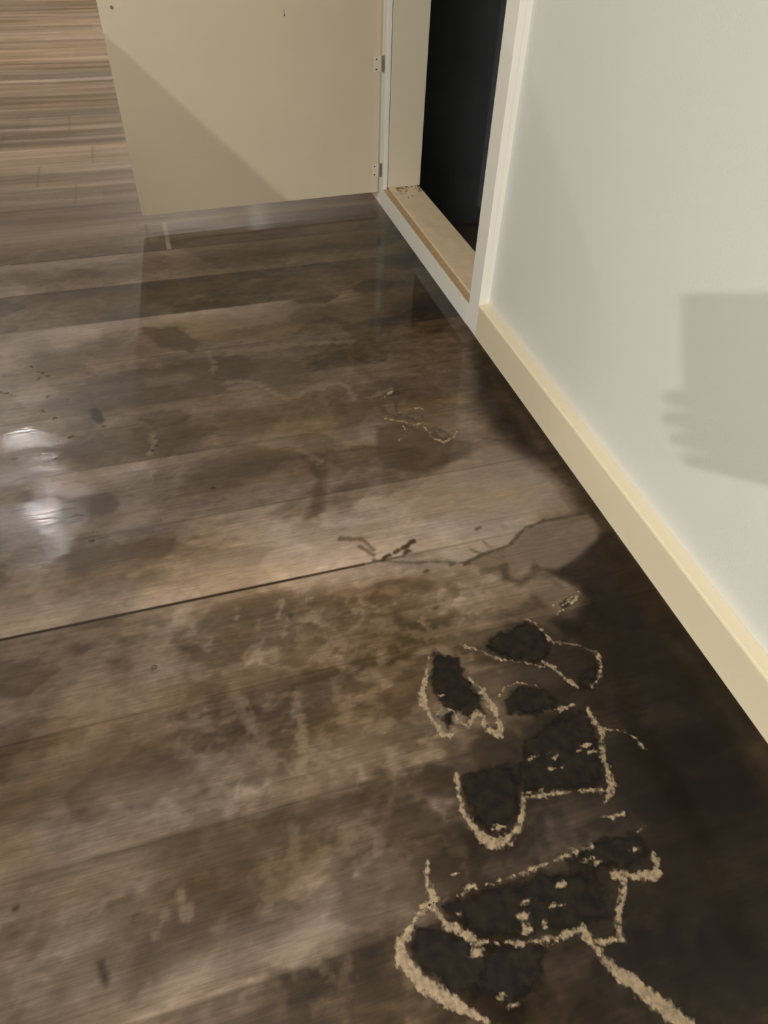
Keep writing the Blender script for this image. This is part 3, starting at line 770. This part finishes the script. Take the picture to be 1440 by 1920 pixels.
nt.nodes.remove(b); tr = nt.nodes.new('ShaderNodeBsdfTransparent'); tr.inputs['Color'].default_value = (0.93, 0.92, 0.90, 1)
gl = nt.nodes.new('ShaderNodeBsdfGlossy'); gl.inputs['Roughness'].default_value = 0.06
fr_ = nt.nodes.new('ShaderNodeFresnel'); fr_.inputs['IOR'].default_value = 1.33
mxs = nt.nodes.new('ShaderNodeMixShader'); nt.links.new(fr_.outputs[0], mxs.inputs[0]); nt.links.new(tr.outputs[0], mxs.inputs[1]); nt.links.new(gl.outputs[0], mxs.inputs[2])
nt.links.new(mxs.outputs[0], nt.nodes['Material Output'].inputs['Surface'])
tag(link('water_droplets', bm, m, None, True), 'scattered droplets glinting on the wet boards at the left', 'droplets', kind='stuff')

# ------------------------------------------------------------------ built-in cupboard with its open door
cup = empty('cupboard', (0, 0.46, 0))
tag(cup, 'built-in white wall cupboard standing open with a dark empty inside', 'cupboard')
cup_inv = Vector((0, 0.46, 0))
def cpart(name, bm, mats, parent=cup, smooth=False):
    for v in bm.verts: v.co -= cup_inv
    return link(name, bm, mats, parent, smooth)
OZ = 0.062
bm = bmesh.new(); box(bm, (0.0, 0.0, 0.0), (0.016, 0.062, 1.28), 0.0012); box(bm, (0.0158, 0.0, 0.0), (0.034, 0.018, 1.28)); cpart('stile', bm, M_FRAME)
bm = bmesh.new(); box(bm, (0.0, 0.864, 0.0), (0.015, 0.93, 1.28), 0.0012); cpart('stile', bm, M_FRAME)
bm = bmesh.new(); box(bm, (0.0, 0.062, 0.0), (0.021, 0.864, OZ), 0.0, 0, 1); cpart('bottom_rail', bm, [M_FRAME, M_RAW])
bm = bmesh.new(); box(bm, (0.0, 0.062, 1.22), (0.034, 0.864, 1.28), 0.001); cpart('top_rail', bm, M_FRAME)
bm = bmesh.new(); box(bm, (0.0225, 0.02, 0.045), (0.130, 0.90, 0.0655), 0.0015); cpart('sill_board', bm, M_SILL)['label'] = 'dusty beige board behind the bottom rail'
bm = bmesh.new(); box(bm, (0.0175, 0.867, 0.066), (0.134, 0.884, 1.24), 0.001); cpart('side_panel', bm, M_PANEL)
bm = bmesh.new(); box(bm, (0.0375, 0.022, 0.066), (0.134, 0.040, 1.24), 0.001); cpart('side_panel', bm, M_PANEL)
bm = bmesh.new()
box(bm, (0.90, -0.45, -0.5), (0.92, 1.75, 1.5)); box(bm, (0.131, 1.73, -0.5), (0.90, 1.75, 1.5)); box(bm, (0.131, -0.45, -0.5), (0.90, -0.43, 1.5))
box(bm, (0.131, -0.43, 1.48), (0.90, 1.73, 1.5)); box(bm, (0.12, 0.886, -0.5), (0.131, 1.75, 1.5)); box(bm, (0.12, -0.45, -0.5), (0.131, 0.028, 1.5))
box(bm, (0.12, 0.028, -0.5), (0.1285, 0.886, 0.044)); box(bm, (0.12, 0.028, 1.24), (0.131, 0.886, 1.5)); box(bm, (0.036, 0.02, 1.241), (0.12, 0.90, 1.26))
cpart('dark_lining', bm, M_DARK)['label'] = 'black inside of the cupboard'
bm = bmesh.new(); box(bm, (0.131, -0.43, -0.50), (0.90, 1.73, -0.48)); cpart('cupboard_floor', bm, M_DARKFLOOR)
# door, hinged on the far stile and opened to about 88 degrees; local x runs from hinge to free edge
DT = 0.018; DW = 0.792; DZ0, DZ1 = 0.046, 1.20
ang = math.atan2(0.030, 0.795)
def dpt(x, y, z):                     # x along the door from the hinge, y towards the far side
    hx, hy = -0.012, 0.889
    ux, uy = -math.cos(ang), -math.sin(ang)
    nx, ny = -math.sin(ang), math.cos(ang)
    return Vector((hx + ux * x + nx * y, hy + uy * x + ny * y, z))
def door_bm(build):
    bm = bmesh.new(); build(bm)
    for v in bm.verts: v.co = dpt(*v.co)
    return bm
door = cpart('door', door_bm(lambda bm: box(bm, (0, 0, DZ0), (DW, DT, DZ1), 0.0015)), M_DOOR)
door['label'] = 'beige inner face of the open cupboard door'
for hz in (0.118, 0.430):
    def hb(bm, hz=hz):
        box(bm, (-0.001, -0.0016, hz - 0.020), (0.020, 0.0002, hz + 0.022), 0.0005)
    leaf = cpart('hinge', door_bm(hb), M_PANEL, door)
    bm = bmesh.new()
    for k in range(3): cyl(bm, (-0.0045, 0.8835, hz + 0.002 + (k - 1) * 0.0145), 0.0042, 0.0138, seg=16, bev=0.0006)
    box(bm, (-0.0045, 0.8815, hz - 0.018), (0.0004, 0.8845, hz + 0.022))
    kn = cpart('hinge_knuckle', bm, M_STEEL, door, False)
    for dz in (-0.013, 0.014):
        cpart('hinge_screw', door_bm(lambda bm: cyl(bm, (0.013, -0.0018, hz + dz), 0.0022, 0.0012, 'y', 12)), M_SCREWDARK, door)
def scr(bm):
    cyl(bm, (0.757, -0.0012, 0.596), 0.0042, 0.0030, 'y', 20, 0.0007)
    box(bm, (0.754, -0.0034, 0.5955), (0.760, -0.0026, 0.5965)); box(bm, (0.7565, -0.0034, 0.593), (0.7575, -0.0026, 0.599))
cpart('screw', door_bm(scr), M_STEEL, door)
def nick(bm):
    cyl(bm, (0.292, -0.0004, 0.564), 0.0018, 0.0012, 'y', 12); box(bm, (0.2915, -0.0006, 0.564), (0.2925, 0.0, 0.578))
cpart('nail_hole', door_bm(nick), M_SCREWDARK, door)

# crumbs of sawdust in the near corner of the sill
bm = bmesh.new(); rnd = random.Random(8)
for k in range(70):
    y = 0.862 - abs(rnd.gauss(0, 0.035)); x = 0.040 + rnd.random() ** 1.3 * 0.09
    r = rnd.uniform(0.0007, 0.0026)
    mm = Matrix.Translation((x, y, 0.066 + r * 0.4)) @ Matrix.Rotation(rnd.random() * 6, 4, 'Z') @ Matrix.Diagonal((r * rnd.uniform(1, 2.2), r, r * 0.6, 1))
    bmesh.ops.create_icosphere(bm, subdivisions=1, radius=1.0, matrix=mm)
tag(link('sawdust_crumbs', bm, M_CRUMB), 'brown crumbs of dirt on the cupboard sill below the hinges', 'crumbs', kind='stuff')

# ------------------------------------------------------------------ what stands outside the picture and shades it
isl = empty('blocker_island', (-1.246, 0.10, 0), math.radians(-6.0))  # unseen, placed to cast the diagonal shadow on the door
tag(isl, 'unseen blocker in the form of an island, added to shade the door', 'shadow blocker')
bm = bmesh.new(); box(bm, (-0.80, -1.75, 0.88), (0.0, 0.04, 0.92), 0.004); link('blocker_slab', bm, M_TOP, isl)
bm = bmesh.new(); box(bm, (-0.74, -1.70, 0.10), (-0.16, -0.03, 0.879), 0.002); link('body', bm, M_BLOCKER, isl)
bm = bmesh.new(); box(bm, (-0.70, -1.66, 0.001), (-0.20, -0.08, 0.10)); link('plinth', bm, M_TOP, isl)

def camw(X, Y, Z):
    return Vector((CAM + RM.T @ np.array([X, Y, Z])).tolist())
def cbm(build):
    bm = bmesh.new(); build(bm)
    for v in bm.verts: v.co = camw(*v.co)
    return bm
ph = empty('phone', tuple(camw(-0.05, 0.07, -0.008)))
tag(ph, 'dark phone held up over the floor, seen only by its shadow', 'phone')
off = ph.location.copy()
def pbuild(bm): box(bm, (-0.115, -0.014, -0.0115), (0.016, 0.165, -0.0035), 0.0025)
bm = cbm(pbuild)
for v in bm.verts: v.co -= off
link('shell', bm, M_PHONE, ph)
def lensb(bm): cyl(bm, (-0.035, 0.004, -0.0030), 0.006, 0.0020, 'z', 20)
bm = cbm(lensb)
for v in bm.verts: v.co -= off
link('lens_ring', bm, M_STEEL, ph)

# hand and forearm: joint chains grown by a skin modifier
J = {'el': (0.10, 0.34, -0.26, .042), 'w': (0.045, 0.245, -0.085, .032), 'p': (0.0, 0.175, -0.055, .042), 'k': (-0.035, 0.115, -0.045, .030)}
verts = []; edges = []; rad = []
def addv(p, r):
    verts.append(camw(*p)); rad.append(r); return len(verts) - 1
i_p = addv(J['p'][:3], J['p'][3]); i_w = addv(J['w'][:3], J['w'][3]); i_el = addv(J['el'][:3], J['el'][3])
edges += [(i_p, i_w), (i_w, i_el)]
for k, (y0, ln) in enumerate(((0.112, 1.0), (0.137, 1.04), (0.161, 0.93), (0.183, 0.74))):
    kb = addv((-0.055, y0 + 0.004, -0.040), 0.0125); edges.append((i_p, kb))
    a1 = addv((-0.060 - 0.044 * ln, y0, -0.030), 0.0115); a2 = addv((-0.060 - 0.068 * ln, y0 - 0.002, -0.020), 0.0105)
    a3 = addv((-0.060 - 0.080 * ln, y0 - 0.002, -0.004), 0.0095)
    edges += [(kb, a1), (a1, a2), (a2, a3)]
t1 = addv((0.022, 0.130, -0.045), 0.014); t2 = addv((0.030, 0.105, -0.028), 0.0115); t3 = addv((0.020, 0.080, -0.020), 0.009)
edges += [(i_p, t1), (t1, t2), (t2, t3)]
me = bpy.data.meshes.new('person'); me.from_pydata([tuple(v) for v in verts], edges, [])
me.materials.append(M_SKIN)
ho = bpy.data.objects.new('person', me); col.objects.link(ho)
sk = ho.modifiers.new('skin', 'SKIN'); sk.use_smooth_shade = True
for i, r in enumerate(rad):
    me.skin_vertices[0].data[i].radius = (r, r) if i else (r, r * 0.7)
    me.skin_vertices[0].data[i].use_root = (i == 0)
ss = ho.modifiers.new('sub', 'SUBSURF'); ss.levels = 2; ss.render_levels = 2
tag(ho, 'hand and forearm of the person holding up the phone', 'person')
